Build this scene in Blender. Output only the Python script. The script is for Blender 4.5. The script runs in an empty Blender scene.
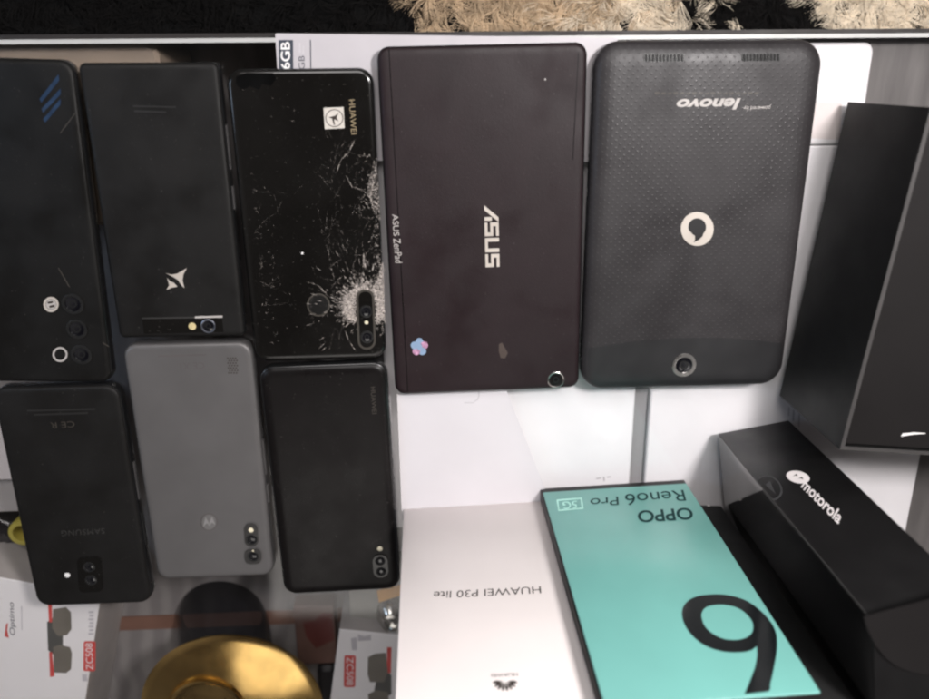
import bpy, bmesh, math, random
from mathutils import Vector, Matrix
random.seed(7)
S = 0.001                     # everything below is in millimetres
F, CX, CY, H = 800.0, 464.5, 349.5, 420.0
TILT, ROLL = -0.33220927, -0.05327172
RM = Matrix.Rotation(TILT, 3, 'X') @ Matrix.Rotation(ROLL, 3, 'Y')
EYE = Vector((0, 0, H))
scene = bpy.context.scene
COL = scene.collection

# ------------------------------------------------------------------ helpers
class Plane:
    def __init__(self, o, n=(0, 0, 1)):
        self.o = Vector(o); self.n = Vector(n).normalized()
        if (EYE - self.o).dot(self.n) < 0: self.n = -self.n
    def hit(self, u, v, off=0.0):
        d = RM @ Vector(((u - CX) / F, -(v - CY) / F, -1))
        t = (self.o + self.n * off - EYE).dot(self.n) / d.dot(self.n)
        return EYE + d * t
def Z(z): return Plane((0, 0, z))
def at(u, v, z): return Z(z).hit(u, v)

def link(name, me, mat, parent=None, label=None):
    o = bpy.data.objects.new(name, me)
    COL.objects.link(o)
    if mat is not None:
        for m in (mat if isinstance(mat, (list, tuple)) else [mat]): me.materials.append(m)
    if parent is not None: o.parent = parent
    if label: o['label'] = label
    return o
def root(name, loc, rz=0, label=None, cat=None, group=None):
    o = bpy.data.objects.new(name, None); COL.objects.link(o)
    o.empty_display_size = 0.01
    o.location = Vector(loc) * S; o.rotation_euler = (0, 0, rz)
    tag(o, label, cat, group)
    return o
def tag(o, label=None, cat=None, group=None, kind=None):
    if label: o['label'] = label
    if cat: o['category'] = cat
    if group: o['group'] = group
    if kind: o['kind'] = kind
    return o
def chain_inv(parent):
    m = Matrix.Identity(4)
    p = parent
    while p is not None:
        m = (Matrix.Translation(p.location) @ p.rotation_euler.to_matrix().to_4x4()) @ m
        p = p.parent
    return m.inverted()
def mesh(name, verts, faces, mat, parent=None, smooth=None, local=False, label=None, fmat=None, recalc=True):
    """verts in mm, world coordinates unless local"""
    vs = [Vector(v) * S for v in verts]
    if parent is not None and not local:
        M = chain_inv(parent); vs = [M @ v for v in vs]
    me = bpy.data.meshes.new(name)
    me.from_pydata([tuple(v) for v in vs], [], faces)
    if fmat:
        for p, k in zip(me.polygons, fmat): p.material_index = k
    if recalc:
        bm = bmesh.new(); bm.from_mesh(me); bmesh.ops.recalc_face_normals(bm, faces=bm.faces); bm.to_mesh(me); bm.free()
    if smooth is not None:
        me.shade_smooth(); me.set_sharp_from_angle(angle=math.radians(smooth))
    me.update()
    return link(name, me, mat, parent, label)

def rring(w, h, r, seg=9):
    out = []
    r = max(r, 0.05)
    for cx, cy, a0 in ((w/2-r, h/2-r, 0), (-w/2+r, h/2-r, 90), (-w/2+r, -h/2+r, 180), (w/2-r, -h/2+r, 270)):
        for k in range(seg + 1):
            a = math.radians(a0 + 90*k/seg)
            out.append((cx + r*math.cos(a), cy + r*math.sin(a)))
    return out
def slab_geo(w, h, r, prof, seg=9, c=(0, 0)):
    """stack of rounded rectangles: prof = [(inset, z)...] bottom to top"""
    V, Fc = [], []
    n = 4*(seg+1)
    for ins, z in prof:
        for x, y in rring(w-2*ins, h-2*ins, r-ins if r-ins > 0.3 else 0.3, seg): V.append((x+c[0], y+c[1], z))
    for k in range(len(prof)-1):
        for i in range(n):
            j = (i+1) % n
            Fc.append((k*n+i, k*n+j, (k+1)*n+j, (k+1)*n+i))
    Fc.append(tuple(range(n-1, -1, -1))); Fc.append(tuple(range((len(prof)-1)*n, len(prof)*n)))
    return V, Fc
def slab(name, w, h, r, prof, mat, parent, smooth=40, c=(0, 0), seg=9, label=None):
    V, Fc = slab_geo(w, h, r, prof, seg, c)
    return mesh(name, V, Fc, mat, parent, smooth, True, label)
def lathe(name, cen, prof, mat, parent, seg=48, smooth=30, fm=None, cap=True, sq=1.0, rot=0):
    """prof [(r,z)], world mm centre"""
    V, Fc, fmat = [], [], []
    for r, z in prof:
        for k in range(seg):
            a = 2*math.pi*k/seg
            x, y = r*math.cos(a), r*math.sin(a)*sq
            V.append((cen[0] + x*math.cos(rot)-y*math.sin(rot), cen[1] + x*math.sin(rot)+y*math.cos(rot), cen[2] + z))
    for i in range(len(prof)-1):
        for k in range(seg):
            j = (k+1) % seg
            Fc.append((i*seg+k, i*seg+j, (i+1)*seg+j, (i+1)*seg+k)); fmat.append(fm[i] if fm else 0)
    if cap:
        if prof[0][0] > 0.01: Fc.append(tuple(range(seg-1, -1, -1))); fmat.append(fm[0] if fm else 0)
        if prof[-1][0] > 0.01: Fc.append(tuple(range((len(prof)-1)*seg, len(prof)*seg))); fmat.append(fm[-1] if fm else 0)
    return mesh(name, V, Fc, mat, parent, smooth, fmat=fmat)
def poly(name, pts, plane, mat, parent, off=0.08, label=None):
    V = [plane.hit(u, v, off) for u, v in pts]
    return mesh(name, V, [tuple(range(len(V)))], mat, parent, recalc=False, label=label)
def polys(name, lst, plane, mat, parent, off=0.08, label=None):
    V, Fc = [], []
    for pts in lst:
        b = len(V); V += [plane.hit(u, v, off) for u, v in pts]; Fc.append(tuple(range(b, len(V))))
    return mesh(name, V, Fc, mat, parent, recalc=False, label=label)
def rbox_px(x0, y0, x1, y1, r=3, ang=0, seg=5):
    cx, cy = (x0+x1)/2, (y0+y1)/2; out = []
    a = math.radians(ang)
    for x, y in rring(x1-x0, y1-y0, r, seg):
        out.append((cx + x*math.cos(a)-y*math.sin(a), cy + x*math.sin(a)+y*math.cos(a)))
    return out
def circ(cx, cy, r, n=28, ry=None, a0=0, a1=360):
    ry = ry or r
    m = n if a1-a0 >= 360 else n+1
    return [(cx + r*math.cos(math.radians(a0+(a1-a0)*k/n)), cy + ry*math.sin(math.radians(a0+(a1-a0)*k/n))) for k in range(m)]
def ring_px(name, cx, cy, r, rin, plane, mat, parent, off=0.08, ry=1.0, n=36, label=None):
    V, Fc = [], []
    for k in range(n):
        a = 2*math.pi*k/n
        for q in (rin, r): V.append(plane.hit(cx + q*math.cos(a), cy + q*ry*math.sin(a), off))
    for k in range(n):
        j = (k+1) % n; Fc.append((2*k, 2*k+1, 2*j+1, 2*j))
    return mesh(name, V, Fc, mat, parent, recalc=False, label=label)
def pxr(u, v, z, r):           # pixel radius -> mm
    return ((at(u+r, v, z) - at(u-r, v, z)).length)/2

def text(name, s, bl, br, tl, plane, mat, parent, off=0.1, shear=0.0, bold=0.0, spacing=1.0, label=None):
    """text whose bounding box maps on the pixel parallelogram bl, br, tl (as the letters read)"""
    c = bpy.data.curves.new('t', 'FONT'); c.body = s; c.size = 1; c.shear = shear; c.offset = bold; c.space_character = spacing
    c.resolution_u = 6; c.fill_mode = 'BOTH'
    o = bpy.data.objects.new('t', c); COL.objects.link(o)
    dg = bpy.context.evaluated_depsgraph_get(); dg.update()
    me = bpy.data.meshes.new_from_object(o.evaluated_get(dg))
    bpy.data.objects.remove(o); bpy.data.curves.remove(c)
    xs = [v.co.x for v in me.vertices]; ys = [v.co.y for v in me.vertices]
    x0, x1, y0, y1 = min(xs), max(xs), min(ys), max(ys)
    B, R_, T = plane.hit(*bl, off), plane.hit(*br, off), plane.hit(*tl, off)
    M = chain_inv(parent)
    for v in me.vertices:
        p = B + (R_-B)*((v.co.x-x0)/(x1-x0)) + (T-B)*((v.co.y-y0)/(y1-y0))
        v.co = M @ (p*S)
    me.name = name; me.update()
    return link(name, me, mat, parent, label)

# ------------------------------------------------------------------ materials
def material(name, color, rough=0.5, metal=0.0, var=0.12, scale=60, bump=0.0, bscale=400, coat=0.0, spec=0.5, rvar=0.08, stretch=None, dirt=0.0):
    m = bpy.data.materials.new(name); m.use_nodes = True
    nt = m.node_tree; b = nt.nodes['Principled BSDF']
    tc = nt.nodes.new('ShaderNodeTexCoord'); src = tc.outputs['Object']
    if stretch:
        mp = nt.nodes.new('ShaderNodeMapping'); mp.inputs['Scale'].default_value = stretch
        nt.links.new(src, mp.inputs['Vector']); src = mp.outputs['Vector']
    n = nt.nodes.new('ShaderNodeTexNoise'); n.inputs['Scale'].default_value = scale; n.inputs['Detail'].default_value = 6
    nt.links.new(src, n.inputs['Vector'])
    r = nt.nodes.new('ShaderNodeValToRGB')
    r.color_ramp.elements[0].position = 0.3; r.color_ramp.elements[1].position = 0.7
    r.color_ramp.elements[0].color = tuple(max(0, c*(1-var)) for c in color)+(1,)
    r.color_ramp.elements[1].color = tuple(min(1, c*(1+var)) for c in color)+(1,)
    nt.links.new(n.outputs['Fac'], r.inputs['Fac'])
    out = r.outputs['Color']
    if dirt:                                   # sparse pale dust specks
        d = nt.nodes.new('ShaderNodeTexNoise'); d.inputs['Scale'].default_value = 900; d.inputs['Detail'].default_value = 2
        nt.links.new(tc.outputs['Object'], d.inputs['Vector'])
        q = nt.nodes.new('ShaderNodeMapRange'); q.inputs['From Min'].default_value = 0.70; q.inputs['From Max'].default_value = 0.78
        q.inputs['To Max'].default_value = dirt
        nt.links.new(d.outputs['Fac'], q.inputs['Value'])
        mx = nt.nodes.new('ShaderNodeMix'); mx.data_type = 'RGBA'
        nt.links.new(q.outputs['Result'], mx.inputs['Factor']); nt.links.new(out, mx.inputs['A']); mx.inputs['B'].default_value = (.35, .33, .3, 1)
        out = mx.outputs['Result']
    nt.links.new(out, b.inputs['Base Color'])
    if rvar:
        n2 = nt.nodes.new('ShaderNodeTexNoise'); n2.inputs['Scale'].default_value = scale*0.7; n2.inputs['Detail'].default_value = 8
        nt.links.new(tc.outputs['Object'], n2.inputs['Vector'])
        mr = nt.nodes.new('ShaderNodeMapRange'); mr.inputs['From Min'].default_value = 0.3; mr.inputs['From Max'].default_value = 0.7
        mr.inputs['To Min'].default_value = max(0.02, rough-rvar); mr.inputs['To Max'].default_value = min(1, rough+rvar)
        nt.links.new(n2.outputs['Fac'], mr.inputs['Value']); nt.links.new(mr.outputs['Result'], b.inputs['Roughness'])
    else: b.inputs['Roughness'].default_value = rough
    b.inputs['Metallic'].default_value = metal
    b.inputs['Specular IOR Level'].default_value = spec
    b.inputs['Coat Weight'].default_value = coat; b.inputs['Coat Roughness'].default_value = 0.08
    if bump:
        n3 = nt.nodes.new('ShaderNodeTexNoise'); n3.inputs['Scale'].default_value = bscale; n3.inputs['Detail'].default_value = 4
        nt.links.new(src, n3.inputs['Vector'])
        bp = nt.nodes.new('ShaderNodeBump'); bp.inputs['Strength'].default_value = bump; bp.inputs['Distance'].default_value = 0.0006
        nt.links.new(n3.outputs['Fac'], bp.inputs['Height']); nt.links.new(bp.outputs['Normal'], b.inputs['Normal'])
    return m
M = {}
M['phone_matte'] = material('matte black phone plastic', (.0072, .0066, .0062), .5, spec=.26, rvar=.14, bump=.08, bscale=2500, dirt=.11)
M['phone_dark'] = material('deep black phone back', (.006, .0056, .0052), .42, spec=.24, rvar=.14, dirt=.1)
M['phone_gloss'] = material('glossy black phone glass', (.0055, .005, .0045), .16, coat=.25, spec=.4, dirt=.16, rvar=.06)
M['phone_soft'] = material('satin black phone back', (.0062, .0052, .0052), .3, spec=.2, rvar=.06, dirt=.15)
M['frame_black'] = material('black phone frame', (.009, .009, .0095), .22, coat=.3)
M['grey_metal'] = material('warm grey aluminium', (.128, .122, .121), .42, .35, .05, bump=.05, bscale=3000)
M['grey_frame'] = material('grey phone frame', (.12, .115, .115), .3, .6)
M['asus_back'] = material('dark plum textured plastic', (.0135, .0070, .0084), .5, spec=.3, rvar=.14, var=.1, bump=.16, bscale=1800, dirt=.1)
M['asus_strip'] = material('plum plastic side strip', (.0115, .0074, .0078), .45, spec=.3)
M['panel_grey'] = material('charcoal end panel', (.018, .0175, .0185), .42, spec=.4)
M['module'] = material('smoky camera window', (.022, .0205, .02), .25, coat=.2)
M['lens'] = material('camera lens glass', (.004, .004, .006), .06, coat=1, rvar=0)
M['lens_ring'] = material('polished lens ring', (.5, .48, .46), .25, 1)
M['lens_blue'] = material('steel blue lens ring', (.22, .23, .27), .3, 1)
M['dark_ring'] = material('black lens ring', (.012, .012, .012), .25)
M['flash'] = material('warm flash lens', (.75, .68, .5), .2, rvar=0)
M['flash_gold'] = material('gold flash lens', (.75, .62, .33), .25, .3)
M['silver_print'] = material('silver logo foil', (.62, .56, .50), .38, .35, .05)
M['pale_print'] = material('pale grey print', (.42, .39, .37), .5)
M['gold_print'] = material('muted gold print', (.27, .21, .125), .45, .2)
M['faint_print'] = material('faint grey print', (.013, .0123, .0115), .5)
M['faint_print2'] = material('dim grey print', (.028, .0265, .025), .5)
M['brown_print'] = material('dim brown print', (.04, .034, .027), .5)
M['grey_on_grey'] = material('slightly darker grey print', (.095, .085, .083), .5)
M['grey_pale'] = material('slightly paler grey disc', (.17, .163, .16), .4, .3)
M['grey_glint'] = material('soft silver emblem', (.29, .28, .275), .4, .3)
M['pale_sticker'] = material('aged sticker paper', (.56, .52, .47), .55, var=.06, scale=200)
M['blue_mark'] = material('blue iridescent mark', (.014, .034, .075), .35, .2, .3, scale=300)
M['white_paper'] = material('white paper', (.8, .78, .77), .6, var=.02)
M['white_card'] = material('glossy white card', (.62, .595, .615), .35, var=.025, scale=25, bump=.03, bscale=150)
M['white_carton'] = material('white carton', (.87, .86, .87), .42, var=.04, scale=22, bump=.06, bscale=90, rvar=.14)
M['pink_card'] = material('off white carton front', (.78, .72, .70), .4, var=.03, scale=22)
M['card_sheet'] = material('lavender white sheet', (.46, .435, .455), .5, var=.03)
M['board'] = material('grey wood grain board', (.13, .122, .118), .5, var=.22, scale=45, stretch=(3.2, .35, 1))
M['reflection_red'] = material('copper brown reflection', (.20, .105, .075), .5)  # copper reflection put into the colour of a strip
M['seam'] = material('grey paper seam', (.5, .48, .5), .6)
M['navy_print'] = material('dark navy print', (.03, .037, .055), .5)
M['ink'] = material('dark brown ink', (.03, .022, .018), .4)
M['teal'] = material('teal carton', (.175, .445, .40), .36, var=.04, scale=30, bump=.03, bscale=150)
M['teal_pale'] = material('pale teal print', (.42, .75, .66), .5)
M['teal_ink'] = material('dark teal ink', (.006, .035, .035), .6, spec=.15)
M['black_foil'] = material('glossy black foil', (.005, .007, .008), .12, coat=.5)
M['black_card'] = material('matte black card', (.0075, .0075, .0075), .55, spec=.35, bump=.08, bscale=900, dirt=.1)
M['black_card2'] = material('satin black card', (.0065, .0062, .0064), .42, spec=.3)
M['gloss_card'] = material('laminated glossy black card', (.004, .004, .0045), .03, coat=1, rvar=0, spec=.9)
M['gloss_card'].node_tree.nodes['Principled BSDF'].inputs['Coat IOR'].default_value = 2.2
M['grey_card'] = material('charcoal grey card', (.0095, .0083, .0083), .62, spec=.2, var=.06, scale=40, bump=.1, bscale=1200)
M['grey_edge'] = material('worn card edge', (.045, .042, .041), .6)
M['glint'] = material('worn white corner', (.75, .73, .7), .5)
M['logo_white'] = material('white logo print', (.78, .73, .72), .45)
M['grey_print'] = material('dark grey gloss logo', (.05, .05, .052), .25)
M['gold'] = material('polished brass', (.83, .56, .20), .17, 1, .14, scale=45, rvar=.07, bump=.04, bscale=60)
M['gold_dark'] = material('brushed brass', (.36, .25, .10), .3, 1, .2, scale=60)
M['copper'] = material('copper band', (.16, .07, .045), .4, .2)
M['reflection_black'] = material('smoky black reflection', (.010, .010, .012), .2, coat=.3)  # dark blurry reflection below the dish, given as a colour
M['pouch_black'] = material('black pouch cloth', (.012, .012, .014), .5)
M['reflection_black'].node_tree.nodes['Principled BSDF'].inputs['Alpha'].default_value = .62
M['beige'] = material('beige carton', (.34, .27, .205), .6, var=.12, scale=25)
M['side_grey'] = material('grey carton side', (.44, .41, .39), .6, var=.06)  # painted shade on glasses box sides; the pale carton's own grey
M['olive'] = material('olive grey carton side', (.36, .35, .31), .5, var=.05)
M['red_label'] = material('red label print', (.58, .07, .06), .5)
M['lens_tint'] = material('printed brown lens', (.155, .14, .115), .4)
M['frame_tint'] = material('printed grey frame', (.075, .075, .068), .4)
M['chrome'] = material('tarnished chrome', (.55, .55, .52), .18, 1, .15)
M['orange'] = material('orange tag', (.75, .36, .06), .5)
M['yellow'] = material('yellow tape', (.52, .44, .08), .4)
M['wrap'] = material('black cellophane', (.02, .018, .018), .12, coat=.6, bump=.9, bscale=180)
M['maroon'] = material('maroon carton', (.13, .035, .03), .5)
M['brown_card'] = material('brown carton', (.15, .085, .068), .5)
M['dark_wood'] = material('dark brown timber', (.009, .006, .005), .6, var=.4, scale=90, stretch=(.15, 1, 1), bump=.3)
M['glass_edge'] = material('frosted glass edge', (.45, .45, .44), .35, var=.05)
M['sticker1'] = material('pink foil petals', (.55, .30, .45), .3, .3, .5, scale=500)
M['sticker2'] = material('blue foil centre', (.30, .42, .60), .3, .3)
M['smudge'] = material('brown smudge', (.05, .034, .028), .6)
M['bare_black'] = material('bare black patch', (.001, .001, .001), .3, spec=.15)

def wood_laminate():
    m = material('grey wood laminate', (.15, .142, .135), .45)
    nt = m.node_tree; b = nt.nodes['Principled BSDF']
    tc = nt.nodes.new('ShaderNodeTexCoord')
    mp = nt.nodes.new('ShaderNodeMapping'); mp.inputs['Rotation'].default_value = (0, 0, math.radians(4))
    w = nt.nodes.new('ShaderNodeTexWave'); w.wave_type = 'BANDS'; w.bands_direction = 'X'
    w.inputs['Scale'].default_value = 21; w.inputs['Distortion'].default_value = 7; w.inputs['Detail'].default_value = 4; w.inputs['Detail Scale'].default_value = .6
    nt.links.new(tc.outputs['Object'], mp.inputs['Vector']); nt.links.new(mp.outputs['Vector'], w.inputs['Vector'])
    r = nt.nodes.new('ShaderNodeValToRGB')
    r.color_ramp.elements[0].color = (.21, .197, .195, 1); r.color_ramp.elements[1].color = (.27, .257, .25, 1)
    r.color_ramp.elements[1].position = .95; r.color_ramp.elements[0].position = .2
    nt.links.new(w.outputs['Fac'], r.inputs['Fac']); nt.links.new(r.outputs['Color'], b.inputs['Base Color'])
    return m
M['laminate'] = wood_laminate()
M['gap_fill'] = material('grey plastic divider', (.30, .295, .30), .4, var=.1, stretch=(4, .15, 1))  # grey of the filler added in the shaded carton gap
def glass_mat():
    m = bpy.data.materials.new('clear counter glass'); m.use_nodes = True
    nt = m.node_tree; nt.nodes.clear()
    o = nt.nodes.new('ShaderNodeOutputMaterial'); mx = nt.nodes.new('ShaderNodeMixShader')
    t = nt.nodes.new('ShaderNodeBsdfTransparent'); t.inputs['Color'].default_value = (.965, .96, .962, 1)
    g = nt.nodes.new('ShaderNodeBsdfGlossy'); g.inputs['Roughness'].default_value = .03
    f = nt.nodes.new('ShaderNodeFresnel'); f.inputs['IOR'].default_value = 1.45
    nz = nt.nodes.new('ShaderNodeTexNoise'); nz.inputs['Scale'].default_value = 40
    mr = nt.nodes.new('ShaderNodeMapRange'); mr.inputs['To Min'].default_value = .02; mr.inputs['To Max'].default_value = .08
    nt.links.new(nz.outputs['Fac'], mr.inputs['Value']); nt.links.new(mr.outputs['Result'], g.inputs['Roughness'])
    ge = nt.nodes.new('ShaderNodeNewGeometry'); io = nt.nodes.new('ShaderNodeMapRange')
    io.inputs['To Min'].default_value = 1.45; io.inputs['To Max'].default_value = 1/1.45
    nt.links.new(ge.outputs['Backfacing'], io.inputs['Value']); nt.links.new(io.outputs['Result'], f.inputs['IOR'])
    nt.links.new(f.outputs['Fac'], mx.inputs['Fac']); nt.links.new(t.outputs['BSDF'], mx.inputs[1]); nt.links.new(g.outputs['BSDF'], mx.inputs[2])
    nt.links.new(mx.outputs['Shader'], o.inputs['Surface'])
    return m
M['glass'] = glass_mat()
def dotted_mat():
    """charcoal plastic with a staggered grid of small raised dots"""
    m = material('charcoal dimpled plastic', (.025, .0226, .0238), .44, spec=.36, rvar=.12)
    nt = m.node_tree; b = nt.nodes['Principled BSDF']
    old = b.inputs['Base Color'].links[0].from_socket
    tc = nt.nodes.new('ShaderNodeTexCoord'); sp = nt.nodes.new('ShaderNodeSeparateXYZ'); nt.links.new(tc.outputs['Object'], sp.inputs[0])
    def math_(op, a, v=None):
        n = nt.nodes.new('ShaderNodeMath'); n.operation = op
        for i, q in enumerate((a, v)):
            if q is None: continue
            if isinstance(q, (int, float)): n.inputs[i].default_value = q
            else: nt.links.new(q, n.inputs[i])
        return n.outputs[0]
    cx = math_('COSINE', math_('MULTIPLY', sp.outputs['X'], math.pi/0.00225)); cy = math_('COSINE', math_('MULTIPLY', sp.outputs['Y'], math.pi/0.00185))
    h = math_('POWER', math_('MAXIMUM', math_('MULTIPLY', cx, cy), 0.0), 5.0)
    bp = nt.nodes.new('ShaderNodeBump'); bp.inputs['Strength'].default_value = .22; bp.inputs['Distance'].default_value = .0004
    nt.links.new(h, bp.inputs['Height']); nt.links.new(bp.outputs['Normal'], b.inputs['Normal'])
    mx = nt.nodes.new('ShaderNodeMix'); mx.data_type = 'RGBA'
    nt.links.new(math_('MULTIPLY', h, .4), mx.inputs['Factor']); nt.links.new(old, mx.inputs['A']); mx.inputs['B'].default_value = (.05, .046, .046, 1)
    nt.links.new(mx.outputs['Result'], b.inputs['Base Color'])
    return m
M['dotted'] = dotted_mat()
def crack_mat(sc=700, lo=.1, hi=.8):
    m = material('crushed glass', (.62, .55, .50), .5, var=.35, scale=900)
    nt = m.node_tree; b = nt.nodes['Principled BSDF']
    n = nt.nodes.new('ShaderNodeTexNoise'); n.inputs['Scale'].default_value = sc; n.inputs['Detail'].default_value = 3
    tc = nt.nodes.new('ShaderNodeTexCoord'); nt.links.new(tc.outputs['Object'], n.inputs['Vector'])
    mr = nt.nodes.new('ShaderNodeMapRange'); mr.inputs['From Min'].default_value = .35; mr.inputs['From Max'].default_value = .65; mr.inputs['To Min'].default_value = lo; mr.inputs['To Max'].default_value = hi
    nt.links.new(n.outputs['Fac'], mr.inputs['Value']); nt.links.new(mr.outputs['Result'], b.inputs['Alpha'])
    return m
M['crack'] = crack_mat()
M['crack_dim'] = crack_mat(420, -.15, .42)
M['crack_haze'] = crack_mat(1500, .0, .62)
M['crack_haze2'] = crack_mat(1300, -.25, .4)

# ------------------------------------------------------------------ the setting: glass display counter
YAW = math.radians(1.5)
FLOOR = -75.0
def wbox(name, x0, x1, y0, y1, z0, z1, mat, parent=None, yaw=YAW, bev=0.8, r=0.8, cat=None, label=None, group=None, smooth=40):
    """rounded carton as one mesh, top-level when parent is None; x/y are given in the counter's own turned axes"""
    c, s = math.cos(yaw), math.sin(yaw)
    cx, cy = (x0+x1)/2, (y0+y1)/2
    V, Fc = slab_geo(x1-x0, y1-y0, r, [(bev, 0), (0, bev), (0, z1-z0-bev), (bev, z1-z0), (bev+.6, z1-z0)], 4)
    o = mesh(name, V, Fc, mat, None, smooth, True)
    o.location = Vector((cx*c-cy*s, cx*s+cy*c, z0))*S; o.rotation_euler = (0, 0, yaw)
    if parent: o.parent = parent
    if label: tag(o, label, cat, group)
    return o
def cy_(p):            # world point -> counter's turned axes
    c, s = math.cos(YAW), math.sin(YAW)
    return (p.x*c + p.y*s, -p.x*s + p.y*c)
eL, eR = at(0, 45, 0), at(929, 38, 0)
edge_y = cy_(at(464, 41, 0))[1]
counter = root('display_counter', (0, 0, FLOOR), 0)
tag(counter, 'glass display counter with a grey wood laminate shelf under its clear top', 'display counter', None, 'structure')
def cbox(name, x0, x1, y0, y1, z0, z1, mat, bev=.3):
    c, s = math.cos(YAW), math.sin(YAW)
    V = []
    for z in (z0, z1):
        for x, y in ((x0, y0), (x1, y0), (x1, y1), (x0, y1)): V.append((x*c-y*s, x*s+y*c, z))
    return mesh(name, V, [(3, 2, 1, 0), (4, 5, 6, 7), (0, 1, 5, 4), (1, 2, 6, 5), (2, 3, 7, 6), (3, 0, 4, 7)], mat, counter)
cbox('glass_top', -420, 480, -640, edge_y, -6, 0, M['glass'])
cbox('glass_edge', -420, 480, edge_y+.02, edge_y+2.0, -6, .05, M['glass_edge'])
cbox('front_rim', -420, 480, edge_y+2.3, edge_y+4.4, -90, -5, M['dark_wood'])
cbox('shelf_floor', -420, 480, -640, edge_y+2.5, FLOOR-12, FLOOR, M['laminate'])

# ------------------------------------------------------------------ shaggy rug beyond the front edge
def rug():
    zt = -48
    t = root('shaggy_rug', (20, 90, zt-20), YAW, 'shaggy black and beige long pile rug along the counter front', 'rug')
    V, Fc = slab_geo(900, 150, 6, [(1, 0), (0, 1), (0, 5), (1, 6)], 4)
    mats0 = material('black woven backing', (.004, .004, .004), .9, spec=.1)
    mesh('backing', [(x+20, y+75+edge_y+4.6+(x+20)*.0262, z+zt-20+4) for x, y, z in V], Fc, mats0, t, 40)
    mats = {'black': material('black wool pile', (.0055, .005, .0048), .9, spec=.12), 'beige': material('beige wool pile', (.50, .37, .24), .8, var=.35, scale=120), 'cream': material('cream wool pile', (.74, .64, .50), .8, var=.2, scale=120)}
    geo = {'black': ([], []), 'beige': ([], []), 'cream': ([], [])}
    def beige(x, y):       # x,y world mm: patches of the hide-like pattern
        u = x*(800/(H-zt)) + 452 + (y-35)*.25
        w = 16*math.sin(y*.21) + 9*math.sin(y*.6+1)
        if 462+w < u < 692+w*.5: return True
        if 842-(y-30)*1.2+w*.5 < u: return True
        if 700 < u < 752 and random.random() < .14: return True
        if 436 < u < 470 and random.random() < .35: return True
        if u < -250 or 1150 < u: return (math.sin(u*.02) > 0)
        return False
    for k in range(3000):
        x = random.uniform(-300, 330); y = random.uniform(21, 74)+x*.0262
        key = 'beige' if beige(x, y) else 'black'
        if key == 'beige' and random.random() < .04: key = 'black'
        if key == 'beige' and x*(800/(H-zt)) + 452 + random.gauss(0, 35) > 620: key = 'cream'
        Vv, Ff = geo[key]
        L = random.uniform(13, 24); a0 = random.gauss(-math.pi/2, 1.0); c1 = random.uniform(-1.6, 1.6); c2 = random.uniform(-2.2, 2.2)
        el0 = random.uniform(.7, 1.3); seg = 7
        for q_ in range(6 if key == 'black' else 17):
            p = Vector((x+random.gauss(0, .75), y+random.gauss(0, .75), zt-13+random.gauss(0, .6)))
            wd = random.uniform(.13, .24); a = a0+random.gauss(0, .2); el = el0+random.gauss(0, .12); b = len(Vv); Lq = L*random.uniform(.85, 1.08)
            for i in range(seg+1):
                f = i/seg
                d = Vector((math.cos(a)*math.cos(el), math.sin(a)*math.cos(el), math.sin(el)))
                side = Vector((-math.sin(a), math.cos(a), 0))*wd*(1-.6*f)
                up = d.cross(side).normalized()*wd*(.7-.4*f)
                Vv += [p+side, p-side, p+up]
                if i < seg:
                    q = b+3*i; Ff += [(q, q+1, q+4, q+3), (q+1, q+2, q+5, q+4), (q+2, q, q+3, q+5)]
                p = p + d*(Lq/seg); a += (c1 if f < .5 else c2)/seg*1.6; el -= .26
                if p.y < edge_y+5+.0262*p.x: p.y = edge_y+5+.0262*p.x
    for key in geo:
        o = mesh(key+'_pile', geo[key][0], geo[key][1], mats[key], t, 60, recalc=False)
rug()

# ------------------------------------------------------------------ phones and tablets
def dims(x, y, rz, w, h, zs=5.0):
    k = (H-zs)/412.0
    return x*k, y*k, math.radians(rz), w*k, h*k
def phone(name, spec, t, r, label, cat, frame, cover, frame_prof=None, cover_prof=None, zs=5.0, z0=0.05):
    x, y, rz, w, h = dims(*spec, zs)
    o = root(name, (x, y, z0), rz, label, cat)
    fp = frame_prof or [(1.0, 0), (.25, .5), (0, 1.3), (0, t-2.6), (.3, t-1.6), (.9, t-1.15)]
    cp = cover_prof or [(.45, t-1.7), (.55, t-1.1), (1.0, t-.5), (1.7, t-.15), (2.6, t), (4, t)]
    slab('frame', w, h, r, fp, frame, o)
    slab('back_cover', w, h, r, cp, cover, o)
    o_w[o.name] = (w, h)
    return o, Z(t+z0)
o_w = {}
def lens(o, P, u, v, r, ring='lens_ring', h=.5, inner='lens', name='camera_lens', wr=.28):
    c = P.hit(u, v); R_ = pxr(u, v, P.o.z, r)
    k = lathe(name, c, [(R_, .02), (R_, h), (R_*(1-wr*.4), h+.12), (R_*(1-wr), h), (R_*(1-wr)-.05, .06)], M[ring], o, 32, cap=False)
    lathe('lens_glass', c, [(R_*(1-wr)-.02, .08), (R_*.5, .26), (R_*.2, .32), (0.004, .33)], M[inner], k, 28)
    ring_px('lens_iris', u, v, r*.36, r*.24, P, M['dark_ring'], k, .36)
    return k
def dot(o, P, u, v, r, mat='flash', name='flash', h=.25):
    c = P.hit(u, v); R_ = pxr(u, v, P.o.z, r)
    return lathe(name, c, [(R_, .02), (R_*.95, h*.7), (R_*.6, h), (.004, h*1.05)], M[mat], o, 20)
def button(o, edge, y0, y1, t, mat):
    """key on the long edge; edge = -1 left, 1 right; y in local mm"""
    w, h = o_w[o.name]
    V, Fc = slab_geo(1.2, y1-y0, .5, [(.25, t*.35), (0, t*.4), (0, t*.62), (.25, t*.67)], 3, (edge*(w/2+.15), (y0+y1)/2))
    return mesh('side_button', V, Fc, mat, o, 40, True)

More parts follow.
